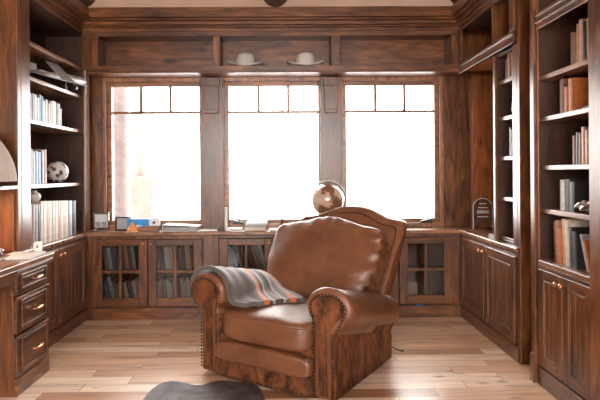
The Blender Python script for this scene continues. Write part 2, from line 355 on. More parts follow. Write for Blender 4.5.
# ------------------------------------------------------------------ cabinet builders (local: front face at y=0 looking to -y, x along, z up)
def knob(parent, x, z, y=0):
    m = MB(); M = Matrix.Translation((x, y, z)) @ Matrix.Rotation(R(90), 4, 'X')
    m.lathe([(.0055, 0), (.0055, .012), (.013, .018), (.0155, .025), (.012, .031), (.003, .033)], n=14, M=M)
    return m.build('knob', COPPER, parent, smooth=True)
def panel_door(parent, x0, x1, z0, z1, knob_side, y=0, th=.02, st=.065):
    m = MB()
    m.box(x0, x0 + st, y - th, y, z0, z1); m.box(x1 - st, x1, y - th, y, z0, z1)
    m.box(x0 + st, x1 - st, y - th + .001, y, z1 - st, z1, 1); m.box(x0 + st, x1 - st, y - th + .001, y, z0, z0 + st, 1)
    d = m.build('door', [WZ, WX], parent, bevel=0.004)
    m = MB(); a, b = x0 + st, x1 - st; n = max(3, int((b - a) / .07)); s = (b - a - .024) / n
    for k in range(n): m.box(a + .012 + k * s + .0015, a + .012 + (k + 1) * s - .0015, y - th + .010, y - .002, z0 + st + .012, z1 - st - .012)
    m.box(a, b, y - .008, y - .001, z0 + st, z1 - st)
    m.box(a, a + .012, y - th + .003, y - .002, z0 + st, z1 - st); m.box(b - .012, b, y - th + .003, y - .002, z0 + st, z1 - st)
    m.box(a, b, y - th + .003, y - .002, z0 + st, z0 + st + .012); m.box(a, b, y - th + .003, y - .002, z1 - st - .012, z1 - st)
    m.build('door_panel', WZ, d, bevel=0.003)
    knob(d, x0 + .025 if knob_side == 'l' else x1 - .025, z1 - .045, y - th)
    return d
def glass_door(parent, x0, x1, z0, z1, knob_side, y=0, th=.022, st=.075):
    m = MB(); m.box(x0, x0 + st, y - th, y, z0, z1); m.box(x1 - st, x1, y - th, y, z0, z1)
    m.box(x0 + st, x1 - st, y - th + .001, y, z1 - st * .75, z1, 1); m.box(x0 + st, x1 - st, y - th + .001, y, z0, z0 + st, 1)
    d = m.build('door', [WZ, WX], parent, bevel=0.004)
    xm, zm = (x0 + x1) / 2, (z0 + z1) / 2 + .01
    m = MB(); m.box(xm - .011, xm + .011, y - th + .002, y - .004, z0 + st, z1 - st * .75); m.box(x0 + st, xm - .011, y - th + .002, y - .004, zm - .013, zm + .013); m.box(xm + .011, x1 - st, y - th + .002, y - .004, zm - .013, zm + .013)
    m.build('muntin', WZ, d, bevel=0.003)
    m = MB(); m.box(x0 + st - .004, x1 - st + .004, y - .010, y - .007, z0 + st - .004, z1 - st * .75 + .004); m.build('door_glass', CGLASS, d)
    knob(d, x0 + .03 if knob_side == 'l' else x1 - .03, z1 - .035, y - th)
    return d
def carcass(parent, x0, x1, depth, z0=.0, z1=CT - .035, base=.105, hollow=True, shelf=None, side_in=.018, frame=.035, top_rail=.035):
    m = MB()
    m.box(x0, x0 + side_in, 0.02, depth, z0, z1); m.box(x1 - side_in, x1, 0.02, depth, z0, z1)
    m.box(x0 + side_in, x1 - side_in, depth - .015, depth, z0, z1); m.box(x0 + side_in, x1 - side_in, .02, depth - .015, z1 - .015, z1); m.box(x0 + side_in, x1 - side_in, .02, depth - .015, base - .01, base + .012)
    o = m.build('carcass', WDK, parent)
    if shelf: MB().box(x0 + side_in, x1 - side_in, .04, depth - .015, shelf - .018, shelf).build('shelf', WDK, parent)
    m = MB(); m.box(x0, x0 + frame, 0, .02, base, z1); m.box(x1 - frame, x1, 0, .02, base, z1); m.box(x0 + frame, x1 - frame, 0, .02, z1 - top_rail, z1)
    m.build('face_frame', WZ, parent, bevel=0.003)
    m = MB(); m.box(x0, x1, -.012, .02, z0, base - .005); m.box(x0, x1, -.006, .02, base - .005, base); m.build('plinth', WX, parent, bevel=0.004)
    return o

# back base cabinets, three of them under the windows
spans = [(-1.705, -.733), (-.600, .371), (.503, 1.475)]
lab = ['glass-fronted base cabinet with books, under the left window', 'glass-fronted base cabinet half hidden behind the armchair, under the middle window',
       'glass-fronted base cabinet right of the armchair, under the right window']
for (a, b), lb in zip(spans, lab):
    t = empty('base_cabinet', (a, YF, 0), 0, lb, 'cabinet', 'base cabinets under the windows')
    W_ = b - a
    carcass(t, 0, W_, .43, shelf=.425, frame=.02, top_rail=.03)
    glass_door(t, .008, W_ / 2 - .004, .118, .705, 'r'); glass_door(t, W_ / 2 + .004, W_ - .008, .118, .705, 'l')
m = MB()
for a, b in ((-1.77, -1.705), (-.733, -.600), (.371, .503), (1.475, 1.55)):
    m.box(a, b, YF, YF + .4, 0, CT - .035); m.box(a, b, YF - .012, YF, 0, .1)
struct(m.build('trim_6', WZ, bevel=0.003))
# side base cabinets
def side_base(x, rz, y0, ln, lb, flip):
    t = empty('base_cabinet', (x, y0, 0), rz, lb, 'cabinet')
    carcass(t, 0, ln, .40, frame=.03)
    mid = ln / 2
    panel_door(t, .022, mid - .012, .118, .705, 'r'); panel_door(t, mid + .012, ln - .022, .118, .705, 'l')
    MB().box(mid - .02, mid + .02, 0, .018, .1, CT - .07).build('mullion', WZ, t)
    return t
side_base(XL, R(90), 3.60, YF - 3.60 - .004, 'panelled wooden base cabinet under the left bookcase, beyond the desk', 0)
side_base(XR, R(-90), YF - .004, YF - 3.60 - .004, 'panelled wooden base cabinet with two copper knobs under the narrow right bookcase', 0)
MB_ = MB(); MB_.box(XR, WR, 3.565, 3.60, 0, 2.95)
struct(MB_.build('trim_7', WZ, bevel=0.003))
# worktop
m = MB(); e_ = .022
m.poly([(WL, 3.61), (XL + e_, 3.61), (XL + e_, YF - e_), (XR - e_, YF - e_), (XR - e_, 3.58), (XR, 3.58), (XR, 3.60), (WR, 3.60), (WR, YB - .001), (WL, YB - .001)], CT - .033, CT, axis='z')
tag(m.build('worktop', WTOP, bevel=0.006), 'long wooden worktop running under the windows and along both sides', 'worktop')

# ------------------------------------------------------------------ upper units
def crown(m, x0, x1, y=0, z=2.52, dirs=1):
    for dz0, dz1, p in ((0, .035, .012), (.035, .05, .03), (.05, .085, .055), (.085, .1, .085), (.1, .185, .115)):
        m.box(x0, x1, y - p, y, z + dz0, z + dz1)
# back hat cabinet
t = empty('upper_cabinet', (0, YF, 2.166), 0, 'long open upper cabinet above the windows holding two hats', 'cabinet')
D = .222
z = lambda v: v - 2.166
m = MB(); m.box(XL, XR, 0, D, 0, z(2.228)); m.box(XL, XR, 0, D, z(2.50), z(2.71)); m.box(XL, XR, D - .012, D - .001, .02, z(2.5))
m.build('shell', WX, t)
m = MB()
op = [(-1.64, -.636), (-.574, .406), (.486, 1.466)]
m.box(XL, XR, -.02, 0, 0, z(2.228)); m.box(XL, XR, -.026, -.02, 0.012, .022)
m.build('rail', WX, t, bevel=0.004)
MB().box(XL, XR, -.02, 0, z(2.487), z(2.54)).build('rail', WX, t, bevel=0.004)
for a, b in ((XL, op[0][0]), (op[0][1], op[1][0]), (op[1][1], op[2][0]), (op[2][1], XR)): MB().box(a, b, -.02, D - .012, z(2.2285), z(2.4865)).build('stile', WZ, t, bevel=0.004)
m = MB(); crown(m, XL, XR, -.02, z(2.525)); m.build('crown', WX, t, bevel=0.006)

def crown_side(m, y0, y1, depth=0): crown(m, y0, y1, 0, 2.52)
def bookcase(name, lb, x, y_near, y_far, rz, depth, shelves, z0=CT, top=2.13, stile_near=.13, stile_far=.13, H=2.7):
    """open bookcase against a side wall; local x runs along the wall"""
    ln = y_far - y_near
    t = empty(name, (x, y_near if rz > 0 else y_far, 0), rz, lb, 'bookcase')
    sn, sf = (stile_near, stile_far) if rz > 0 else (stile_far, stile_near)
    m = MB()
    m.box(0, .02, .0, depth, z0, H); m.box(ln - .02, ln, .0, depth, z0, H)
    m.box(.02, ln - .02, depth - .012, depth - .002, z0, H); m.box(.02, ln - .02, 0, depth - .012, min(H - .02, 2.52), min(H, 2.54))
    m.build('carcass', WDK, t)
    for s in shelves: MB().box(.02, ln - .02, .018, depth - .012, s - .028, s).build('shelf', WTOP if rz else WTOP, t, bevel=0.003)
    for a, b in ((0, sn), (ln - sf, ln)): MB().box(a, b, -.02, .0, z0, min(H, 2.52)).build('stile', WZ, t, bevel=0.004)
    if H > 2.5: m = MB(); crown(m, 0, ln, -.0, 2.52); m.build('crown', WX, t, bevel=0.006)
    return t, ln
# left bookcase
bl, ln = bookcase('left_wall_bookcase', 'tall open wooden bookcase on the left, full of books', XL - .02, 3.635, 4.90, R(90), .378, [2.23, 1.98, 1.674, 1.21], stile_near=.13, stile_far=.13)
bl.name = 'bookcase'
# end panel of the left bookcase
struct(MB().box(WL, XL, 3.585, 3.634, CT + .001, 2.95).build('trim_8', WZ, bevel=0.004))
# right narrow bookcase
br_, ln = bookcase('bookcase', 'narrow open bookcase standing on the right worktop by the window corner', XR + .02, 3.602, 4.02, R(-90), .376, [1.95, 1.68, 1.39, 1.095, CT + .035], stile_near=.075, stile_far=.035, H=2.139)
# right over-counter cupboard reaching back to the hat cabinet
t = empty('upper_cabinet', (XR, YF - .03, 0), R(-90), 'open upper cabinet high on the right, over the narrow bookcase', 'cabinet')
L_ = YF - .03 - 3.60
m = MB(); m.box(0, L_, .001, .418, 2.166, 2.186); m.build('soffit', WOR, t)
MB().box(L_ - .075, L_, -.022, .0, 2.232, 2.52).build('stile', WZ, t, bevel=.003)
MB().box(L_ - .44, L_ - .42, -.0, .4, 2.187, 2.529).build('divider', WZ, t, bevel=.003)
m = MB(); m.box(0, L_, -.022, -.002, 2.14, 2.232); m.box(0, L_, -.034, -.002, 2.20, 2.212); m.box(0, L_, -.028, -.002, 2.14, 2.152); m.build('rail', WX, t, bevel=0.003)
m = MB(); m.box(0, .045, -.022, .001, 2.232, 2.52); m.build('stile', WZ, t, bevel=0.003)
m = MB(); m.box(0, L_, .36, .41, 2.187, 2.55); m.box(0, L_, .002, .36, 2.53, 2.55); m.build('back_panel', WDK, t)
m = MB(); crown(m, 0, L_, .0, 2.52); m.build('crown', WX, t, bevel=0.006)

# tall right unit
t = empty('bookcase', (1.53, 3.30, 0), R(-90), 'tall built-in bookcase at the right edge with two panelled doors below', 'bookcase')
ln = 3.30 - 2.36
d = .43
m = MB(); m.box(0, .02, .0, d, 0, 2.7); m.box(ln - .02, ln, .0, d, 0, 2.7); m.box(.02, ln - .02, d - .012, d - .002, 0, 2.7); m.box(.02, ln - .02, 0, d - .012, 2.5, 2.52)
m.box(.02, ln - .02, 0, d - .012, .105, .12)
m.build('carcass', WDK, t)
m = MB(); m.box(0, .05, -.03, 0, 0, 2.52); m.box(0, .05, -.042, -.03, 0, .17); m.box(0, .05, -.036, -.03, .17, .178); m.box(.05, .068, -.014, 0, 0, 2.52); m.build('stile', WZ, t, bevel=0.004)
MB().box(.64, ln, -.03, 0, 0, 2.52).build('stile', WZ, t, bevel=0.004)
for s in (1.855, 1.606, 1.315, 1.055): MB().box(.021, .92, .012, d - .012, s - .028, s).build('shelf', WTOP, t, bevel=0.003)
m = MB(); m.box(.069, .639, -.02, 0, .72, .75); m.box(.021, .92, 0, d - .012, .72, .75); m.build('shelf', WTOP, t, bevel=0.004)
MB().box(.069, .639, -.012, 0, .70, .7195).build('rail', WX, t, bevel=0.003)
m = MB(); m.box(.069, .639, -.02, 0, 2.13, 2.232); m.box(.069, .639, -.032, 0, 2.165, 2.175); m.box(.069, .639, -.032, 0, 2.205, 2.215); m.build('rail', WX, t, bevel=0.003)
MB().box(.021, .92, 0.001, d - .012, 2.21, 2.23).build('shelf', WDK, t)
m = MB(); m.box(.069, .639, -.02, 0, .0, .112); m.box(.069, .639, -.026, 0, .105, .112); m.build('plinth', WX, t, bevel=0.003)
m = MB(); crown(m, 0, ln, -.03, 2.52); m.build('crown', WX, t, bevel=0.006)
panel_door(t, .072, .350, .12, .698, 'r', y=-.001, st=.06); panel_door(t, .356, .636, .12, .698, 'l', y=-.001, st=.06)

# log beams
for i, x in enumerate((-1.72, -.08, 1.52)):
    m = MB(); M = Matrix.Translation((x, 4.62, 2.815)) @ Matrix.Rotation(R(90), 4, 'X')
    m.lathe([(.115 + .004 * math.sin(k * 1.3), k * .45) for k in range(16)], n=24, M=M)
    struct(m.build('beam_%d' % (i + 1), WLOG, smooth=True))

# ------------------------------------------------------------------ desk
DX = -1.53
t = empty('desk', (DX, 3.58, 0), R(90), 'built-in wooden desk with a drawer pedestal at the left edge', 'desk')
# local x along +Y ; local y towards the wall
m = MB(); m.box(-2.2, .0, 0, .635, CT - .033, CT); m.box(-2.2, 0, .012, .6, CT - .045, CT - .033); m.build('desktop', WTOP, t, bevel=0.006)
p0, p1 = -.455, -.035
m = MB(); m.box(p0, p1, .045, .62, .0, CT - .045); m.build('pedestal', WZ, t, bevel=0.004)
m = MB(); m.box(p0, p1, .025, .045, .0, .10); m.build('plinth', WX, t, bevel=0.004)
for z0, z1 in ((.587, .722), (.362, .572), (.108, .347)):
    m = MB(); m.box(p0, p1, .027, .045, z0, z1); m.box(p0, p1, .020, .045, z1 - .012, z1)
    a, b = p0 + .06, p1 - .06; c, e = z0 + .035, z1 - .035
    for q in ((a - .012, b + .012, c - .012, c), (a - .012, b + .012, e, e + .012), (a - .012, a, c, e), (b, b + .012, c, e)): m.box(q[0], q[1], .015, .027, q[2], q[3])
    m.box(a + .012, b - .012, .021, .027, c + .01, e - .01)
    dr = m.build('drawer', WX, t, bevel=0.0035)
    xm, zm = (a + b) / 2, (c + e) / 2
    m = MB(); m.tube([(xm - .045, .022, zm), (xm - .045, -.008, zm)], .006); m.tube([(xm + .045, .022, zm), (xm + .045, -.008, zm)], .006)
    m.tube([(xm - .06, -.008, zm), (xm - .03, -.012, zm), (xm, -.014, zm), (xm + .03, -.012, zm), (xm + .06, -.008, zm)], [.005, .007, .008, .007, .005], 10)
    m.build('handle', COPPER, dr, smooth=True)
m = MB()
pts = [(-2.2, CT - .045), (p0, CT - .045), (p0, CT - .16)] + [(p0 - .10 * k / 8 , CT - .16 + .05 * math.sin(k / 8 * math.pi / 2)) for k in range(1, 9)] + [(-2.2, CT - .11)]
m.poly(pts, .03, .05); m.build('apron', WX, t, bevel=0.003)
# desk hutch shelf
t = empty('wall_shelf', (XL, 3.583, 1.185), R(90), 'wooden shelf above the desk carrying the white lamp', 'shelf')
m = MB(); m.box(-1.4, 0, -.002, .39, 0, .025); m.build('board', WTOP, t, bevel=0.004)
m = MB(); m.box(-.018, -.002, .02, .39, -.410, -.0); m.build('side_panel', WOR, t, bevel=0.002)
m = MB(); m.lathe([(.035, 0), (.035, -.014), (.028, -.018)], c=(-.35, .19, 0), n=20); lampo = m.build('under_shelf_lamp', SILVER, t, smooth=False)
pl = bpy.data.lights.new('lamp_bulb', 'AREA'); pl.shape = 'DISK'; pl.size = .05; pl.energy = 2.2; pl.color = (1, .62, .33)
po = bpy.data.objects.new('lamp_bulb', pl); C.objects.link(po); po.parent = t; po.location = (-.35, .19, -.022)

# table lamp
t = empty('table_lamp', (-1.93, 3.36, 1.21), 0, 'white tulle-shaded lamp cut by the left edge', 'lamp')
m = MB(); m.lathe([(.055, 0), (.05, .012), (.016, .02), (.012, .3), (.004, .355)], n=20); m.build('base', BRASS, t, smooth=True)
m = MB(); rr = []
for k in range(13):
    f = k / 12; r = .07 + .165 * math.cos(f * math.pi / 2) ** .75
    rr.append([Vector(((r + .004 * (i % 2)) * math.cos(math.pi * 2 * i / 64), (r + .004 * (i % 2)) * math.sin(math.pi * 2 * i / 64), .03 + .33 * f)) for i in range(64)])
m.rings(rr, False); o = m.build('lamp_shade', SHADE, t); sm = o.modifiers.new('s', 'SOLIDIFY'); sm.thickness = .003

# ------------------------------------------------------------------ books
def book(x, y, z, rz, t, h, d, cov, label, group, lean=0.0, flat=False, tilt=None):
    m = MB(); c = .0035 if t > .012 else .0015
    m.box(0, c, 0.002, d, 0, h); m.box(t - c, t, 0.002, d, 0, h)
    n = 5; pts = [(0, .004)] + [(t / 2 - t / 2 * math.cos(math.pi * k / n), .004 - .006 * math.sin(math.pi * k / n)) for k in range(1, n)] + [(t, .004), (t, .007), (0, .007)]
    m.poly(pts, 0, h, axis='z')
    o = m.build('book', LCOV[cov]); tag(o, label, 'book', group)
    p = MB(); p.box(c, t - c, .007, d - .004, .004, h - .004); p.build('pages', PAGES, o)
    if flat:
        o.matrix_world = Matrix.Translation((x, y, z)) @ Matrix.Rotation(rz, 4, 'Z') @ Matrix.Translation((0, 0, t)) @ Matrix.Rotation(R(90), 4, 'Y')
    else:
        if lean >= 0: loc = Matrix.Translation((x, y, z + t * math.sin(lean)))
        else: loc = Matrix.Translation((x, y, z))
        o.matrix_world = loc @ Matrix.Rotation(rz, 4, 'Z') @ Matrix.Rotation(lean, 4, 'Y')
    return o
def row(place, group, x, y, z, rz, specs, lean=0.0, gap=.0012, d=.17, jit=.006):
    """specs: (cover, thickness, height); x,y = start; runs along local +x"""
    s = 0; n = len(specs); fr = 'left' 
    for i, sp in enumerate(specs):
        cov, t, h = sp[:3]; ln = sp[3] if len(sp) > 3 else lean
        j = random.uniform(0, jit)
        px = x + s * math.cos(rz) - j * math.sin(rz); py = y + s * math.sin(rz) + j * math.cos(rz)
        word = 'slanting' if abs(ln) > .05 else 'upright'
        thick = 'thin' if t < .02 else ('thick' if t > .038 else '')
        label = ('%s %s %s book, %s from left %s' % (word, thick, cov, ORD[i], place)).replace('  ', ' ')
        book(px, py, z, rz, t, h, min(d, h * .78) * random.uniform(.93, 1), cov, label, group, ln)
        s += t / math.cos(ln) + gap
        nx = specs[i + 1][3] if i + 1 < n and len(specs[i + 1]) > 3 else lean
        if nx != ln: s += h * abs(math.sin(ln)) * .5 + .01 + (h * abs(math.sin(nx)) if nx < 0 else 0)
    return s
rnd = random.Random(3)
# left bookcase: local row starts near (small Y) and runs +Y = left to right in the photo
seq = ['navy', 'grey', 'white', 'blue', 'white', 'navy', 'white', 'white', 'blue', 'blue', 'white', 'cream', 'white', 'grey', 'white', 'cream', 'blue', 'white', 'grey']
row('on the upper book shelf, left bookcase', 'books on the upper left shelf', XL - .05, 3.745, 1.674, R(90), [(c, rnd.uniform(.022, .044), rnd.uniform(.19, .23) - .003 * i) for i, c in enumerate(seq)])
row('beside the patterned ball, left bookcase', 'books beside the patterned ball', XL - .05, 3.745, 1.21, R(90), [('white', .03, .25), ('navy', .04, .262), ('blue', .045, .25), ('navy', .045, .255), ('grey', .04, .24), ('navy', .05, .245), ('blue', .045, .24), ('navy', .05, .25), ('peach', .03, .262)])
seq = ['navy', 'blue', 'red', 'grey', 'grey', 'navy', 'cream', 'white', 'peach', 'white', 'cream', 'white', 'peach', 'white', 'cream', 'white', 'grey', 'white', 'navy', 'grey']
row('on the left worktop row', 'books standing on the left worktop', XL - .035, 3.75, CT, R(90), [(c, .05 if 6 < i < 16 else .04, .325 - .002 * i - (.02 if i < 6 else 0)) for i, c in enumerate(seq)], d=.25)

# back cabinets
def cab_rows(x0, x1, nm, seed, lean):
    r = random.Random(seed)
    pal = ['brown', 'brown', 'tan', 'grey', 'brown', 'black', 'peach', 'brown', 'grey', 'cream', 'navy']
    for z, pl_ in ((.425, 'on the upper shelf'), (.118, 'on the lower shelf')):
        sp = []; s = 0
        ln = lean * r.choice((1, .7))
        while s < x1 - x0 - .10 and len(sp) < 12:
            t = r.uniform(.02, .036); sp.append((r.choice(pal), t, r.uniform(.19, .245))); s += t / math.cos(ln) + .0012
        st = x0 + (.25 * abs(math.sin(ln)) if ln < 0 else 0)
        row('%s behind %s' % (pl_, nm), 'books %s behind %s' % (pl_, nm), st, YF + .06, z, 0, sp, lean=ln)
cab_rows(-1.65, -1.26, 'the leftmost glass door', 11, -.20)
cab_rows(-1.18, -.78, 'the second glass door', 12, -.13)
cab_rows(-.545, -.16, 'the third glass door', 13, -.42)
cab_rows(-.08, .2, 'the fourth glass door', 14, -.1)
m = MB(); m.box(1.05, 1.18, 4.86, 4.98, .119, .285); tag(m.build('storage_box', LCOV['tan'], bevel=.004), 'small tan cardboard box behind the rightmost glass door', 'box')

# tall right bookcase: row local +x runs towards the camera (left to right in the photo)
def rrow(place, grp, yst, z, specs, lean=0, x=1.53 + .05, d=.17): row(place, grp, x, yst, z, R(-90), specs, lean, d=d)
rrow('on tall right bookcase top shelf', 'books on the top right shelf', 2.98, 1.855, [('brown', .03, .19), ('brown', .028, .18), ('tan', .03, .22), ('peach', .032, .235), ('black', .03, .215), ('tan', .034, .225), ('peach', .03, .22), ('brown', .03, .21)])
rrow('on tall right bookcase second shelf', 'books on the second right shelf', 3.10, 1.606, [('brown', .045, .20), ('orange', .04, .15), ('orange', .045, .19)])
rrow('on tall right bookcase third shelf', 'books on the third right shelf', 2.97, 1.315, [('brown', .03, .16), ('black', .03, .175), ('brown', .028, .17), ('tan', .035, .20), ('peach', .03, .18), ('tan', .03, .19), ('black', .03, .185), ('brown', .03, .2)])
rrow('on tall right bookcase fourth shelf', 'books on the fourth right shelf', 3.11, 1.055, [('white', .05, .175), ('black', .06, .18), ('black', .05, .165)])
rrow('behind the crumpled glass dish, right bookcase', 'books behind the glass dish', 2.93, 1.055, [('brown', .028, .18), ('orange', .028, .16), ('grey', .022, .16), ('tan', .10, .21), ('tan', .03, .2)], x=1.53 + .13)
rrow('on tall right bookcase bottom shelf', 'books on the bottom right shelf', 3.14, .75, [('brown', .03, .235, -.06), ('tan', .03, .245, -.06), ('orange', .032, .20, -.06), ('peach', .036, .26, -.06), ('cream', .04, .255, -.06), ('black', .04, .22, -.06), ('black', .04, .2, -.06), ('grey', .02, .2, -.35), ('orange', .02, .17, -.35)], x=1.53 + .03)
# narrow right bookcase
rrow('on narrow right bookcase top shelf', 'books in the narrow right bookcase', 3.86, 1.95, [('brown', .025, .13), ('tan', .03, .17), ('brown', .03, .19), ('orange', .03, .16)])
rrow('on narrow right bookcase third shelf', 'books on the third narrow right shelf', 3.80, 1.39, [('blue', .018, .2), ('white', .02, .185)])

# ------------------------------------------------------------------ objects on the shelves
# biplane model on the left bookcase
t = empty('model_airplane', (-1.83, 4.35, 1.981), R(-14), 'silver model biplane on the second shelf of left bookcase', 'model airplane')
m = MB(); m.tube([(0, -.30, .075), (0, -.1, .085), (0, .12, .095), (0, .30, .10), (0, .36, .10)], [.008, .022, .032, .034, .022], 16); m.build('fuselage', PLANE, t, smooth=True)
m = MB(); m.box(-.10, .13, -.06, .10, 0, .006, M=Matrix.Translation((0, 0, .135)) @ Matrix.Rotation(.80, 4, 'Y')); m.build('wing', PLANE, t, bevel=.003)
m = MB(); m.box(-.05, .15, .06, .20, .0, .006, M=Matrix.Translation((0, 0, .072)) @ Matrix.Rotation(.30, 4, 'Y')); m.build('wing', PLANE, t, bevel=.003)
m = MB(); m.box(-.09, .09, -.31, -.24, .075, .080); m.box(-.002, .002, -.32, -.24, .075, .14); m.build('tail', PLANE, t, bevel=.001)
MB().tube([(.05, .08, .06), (.05, .07, .10)], .003, 6).build('strut', PLANE, t)
m = MB(); m.ball((0, .37, .10), .014); m.box(-.008, .008, .368, .373, .0, .20, M=Matrix.Translation((0, 0, 0))); m.build('propeller', PLANE, t)
for sx in (-.05, .05):
    m = MB(); m.lathe([(.022, -.006), (.024, 0), (.022, .006)], n=18, M=Matrix.Translation((sx, .17, .0245)) @ Matrix.Rotation(R(90), 4, 'Y')); wq = m.build('wheel', BLACK, t, smooth=True)
    MB().tube([(sx, .17, .0245), (sx * .4, .15, .08)], .003, 6).build('wheel_strut', PLANE, t)

def spotted():
    m_, nt, b = newmat('patterned_ball'); L = nt.links
    tc = N(nt, 'ShaderNodeTexCoord'); v = N(nt, 'ShaderNodeTexVoronoi', i_Scale=22.0); L.new(tc.outputs['Object'], v.inputs['Vector'])
    r = ramp(nt, [(0.32, (0.05, 0.055, 0.07)), (0.42, (0.62, 0.60, 0.57))]); L.new(v.outputs['Distance'], r.inputs[0]); L.new(r.outputs[0], b.inputs['Base Color']); b.inputs['Roughness'].default_value = .4
    return m_
SPOT = spotted()
t = empty('decorative_ball', (XL - .10, 4.44, 1.21), 0, 'white ball with dark star pattern on the left bookcase', 'ornament')
MB().ball((0, 0, .093), .086, seg=32).build('ball', SPOT, t, smooth=True)
m = MB(); m.lathe([(.038, 0), (.032, .008), (.022, .012)], n=20); m.build('stand', BLACK, t)
t = empty('white_bowl', (XL - .10, 4.02, CT + .305), 0, 'small round white pot lying on books, left worktop', 'pot')
t.name = 'pot'
MB().ball((0, 0, .042), (.05, .05, .04)).build('body', WHITE, t, smooth=True); MB().lathe([(.02, .076), (.022, .088), (.016, .088), (.014, .078)], n=16).build('rim', WHITE, t)
m = MB(); m.poly([(-.025, 0), (.025, 0), (.028, .06), (.018, .072), (-.018, .072), (-.028, .06)], -.012, .012)
o = m.build('white_mug', WHITE, bevel=.005, loc=(-1.63, 3.56, CT)); o.name = 'place_card'
tag(o, 'small white card holder beside the desk papers', 'card holder'); MB().ball((0, -.013, .04), (.006, .003, .01)).build('emblem', LCOV['brown'], o)

# award plaques
def arch(w, h, n=12, notch=True):
    p = [(-w / 2, 0), (-w / 2, h - w / 2)] + [(w / 2 * -math.cos(math.pi * k / n), h - w / 2 + w / 2 * math.sin(math.pi * k / n)) for k in range(1, n)] + [(w / 2, h - w / 2), (w / 2, 0)]
    if notch: p += [(w / 4 * math.cos(math.pi * k / 8), .09 * w / .16 * math.sin(math.pi * k / 8) * .8) for k in range(0, 9)]
    return p
t = empty('award', (1.73, 4.74, CT), R(-12), 'clear arched award standing in the right worktop corner', 'award')
m = MB(); m.poly(arch(.155, .27), -.012, .012); m.build('plate', ACR, t, bevel=.003)
m = MB()
for zz, ww in ((.225, .06), (.19, .08), (.16, .10), (.145, .10), (.11, .09)): m.box(-ww / 2, ww / 2, -.0145, -.0125, zz, zz + .008)
m.build('engraving', PAPER, t)
m = MB(); m.tube([(p[0], 0, p[1]) for p in arch(.16, .275, notch=False)], .0035, 6); m.build('rim', PAPER, t)
o = MB().box(1.57, 1.69, 4.06, 4.18, CT, CT + .03).build('book', LCOV['grey'], bevel=.003); tag(o, 'grey flat book beside the narrow right bookcase on the worktop', 'book')

def onto(name, mb, mat, loc, rz, label, cat, bevel=.002, smooth=False, group=None):
    o = mb.build(name, mat, bevel=bevel, smooth=smooth); o.location = loc; o.rotation_euler = (0, 0, rz); tag(o, label, cat, group); return o
# photo block, frames on the left of the back worktop
t = empty('acrylic_frame', (-1.66, 4.86, CT), R(4), 'clear acrylic picture block left of the left window', 'picture frame')
MB().box(-.068, .068, -.012, .012, 0, .168).build('block', ACR, t, bevel=.003)
m = MB(); m.box(-.055, .055, -.001, .001, .035, .15); m.box(-.05, -.004, -.003, -.001, .04, .085, 1); m.box(.004, .05, -.003, -.001, .04, .085, 1); m.build('picture', [PAPER, LCOV['grey']], t)
t = empty('picture_frame', (-1.475, 4.90, CT), R(-3), 'small black picture frame beneath the left window', 'picture frame')
m = MB(); w_, h_ = .072, .125
for q in ((-w_, w_, 0, .014), (-w_, w_, h_ - .014, h_), (-w_, -w_ + .014, .014, h_ - .014), (w_ - .014, w_, .014, h_ - .014)): m.box(q[0], q[1], -.008, .008, q[2], q[3])
m.build('frame', BLACK, t, bevel=.002); MB().box(-w_ + .014, w_ - .014, -.002, .004, .014, h_ - .014).build('picture', LCOV['grey'], t)
t = empty('blue_box', (-1.33, 4.90, CT), R(2), 'bright blue box under the left window, behind the pyramid', 'box')
m = MB(); m.box(-.10, .10, -.03, .03, 0, .105); m.build('box_body', BLUE, t, bevel=.003); MB().box(-.06, .03, -.031, -.030, .02, .05).build('box_label', PAPER, t)
m = MB(); m.rings([[(-.055, -.04, 0), (.055, -.04, 0), (.055, .04, 0), (-.055, .04, 0)], [(-.002, -.002, .09), (.002, -.002, .09), (.002, .002, .09), (-.002, .002, .09)]])
onto('pyramid', m, ORANGE, (-1.37, 4.815, CT), R(10), 'small orange and white pyramid in front of the blue box', 'ornament')
onto('wooden_box', MB().box(-.09, .09, -.045, .045, 0, .045), WTOP, (-1.22, 4.83, CT), 0, 'flat wooden box under the pen holder, left window', 'box', .004)
t = empty('pen_holder', (-1.175, 4.84, CT + .045), 0, 'silver square pen holder on the wooden box', 'pen holder')
m = MB()
for q in ((-.045, .045, -.03, -.026), (-.045, .045, .026, .03), (-.045, -.041, -.026, .026), (.041, .045, -.026, .026)): m.box(q[0], q[1], q[2], q[3], 0, .07)
m.box(-.045, .045, -.03, .03, 0, .004); m.build('cup', SILVER, t, bevel=.001)
MB().ball((0, -.031, .033), (.013, .002, .013)).build('medallion', BLACK, t, smooth=True)
onto('pen', MB().tube([(0, 0, .004), (.012, .002, .09), (.028, .004, .17)], [.003, .005, .006], 8), BLACK, (-1.175, 4.842, CT + .050), 0, 'black pen standing in the silver holder', 'pen', 0, True)
# binder pile by the first pilaster
t = empty('binder', (-.93, 4.85, CT), R(-4), 'white ring binder lying flat under left window edge', 'binder')
m = MB(); m.box(-.16, .16, -.09, .09, .0, .004); m.box(-.16, .16, -.09, .09, .050, .054, M=Matrix.Rotation(.05, 4, 'Y')); m.box(-.16, -.156, -.09, .09, .0, .055); m.build('cover', PAPER, t, bevel=.001)
MB().box(-.145, .15, -.082, .082, .006, .040).build('sheets', LCOV['grey'], t)
def sheets(x, y, wx, wy, h, rz, lab_, mat=PAPER, nm='paper_stack', cat='papers'):
    return onto(nm, MB().box(-wx / 2, wx / 2, -wy / 2, wy / 2, 0, h), mat, (x, y, CT), rz, lab_, cat, .001)
sheets(-.70, 4.83, .17, .12, .012, R(5), 'loose white papers before the first pilaster')
o = onto('card', MB().box(-.012, .012, -.07, .07, 0, .20), PAPER, (-.545, 4.885, CT), R(8), 'tall white folder standing against the first pilaster', 'folder')
sheets(-.46, 4.84, .13, .11, .022, R(-4), 'short white notepad pile right of the first pilaster')
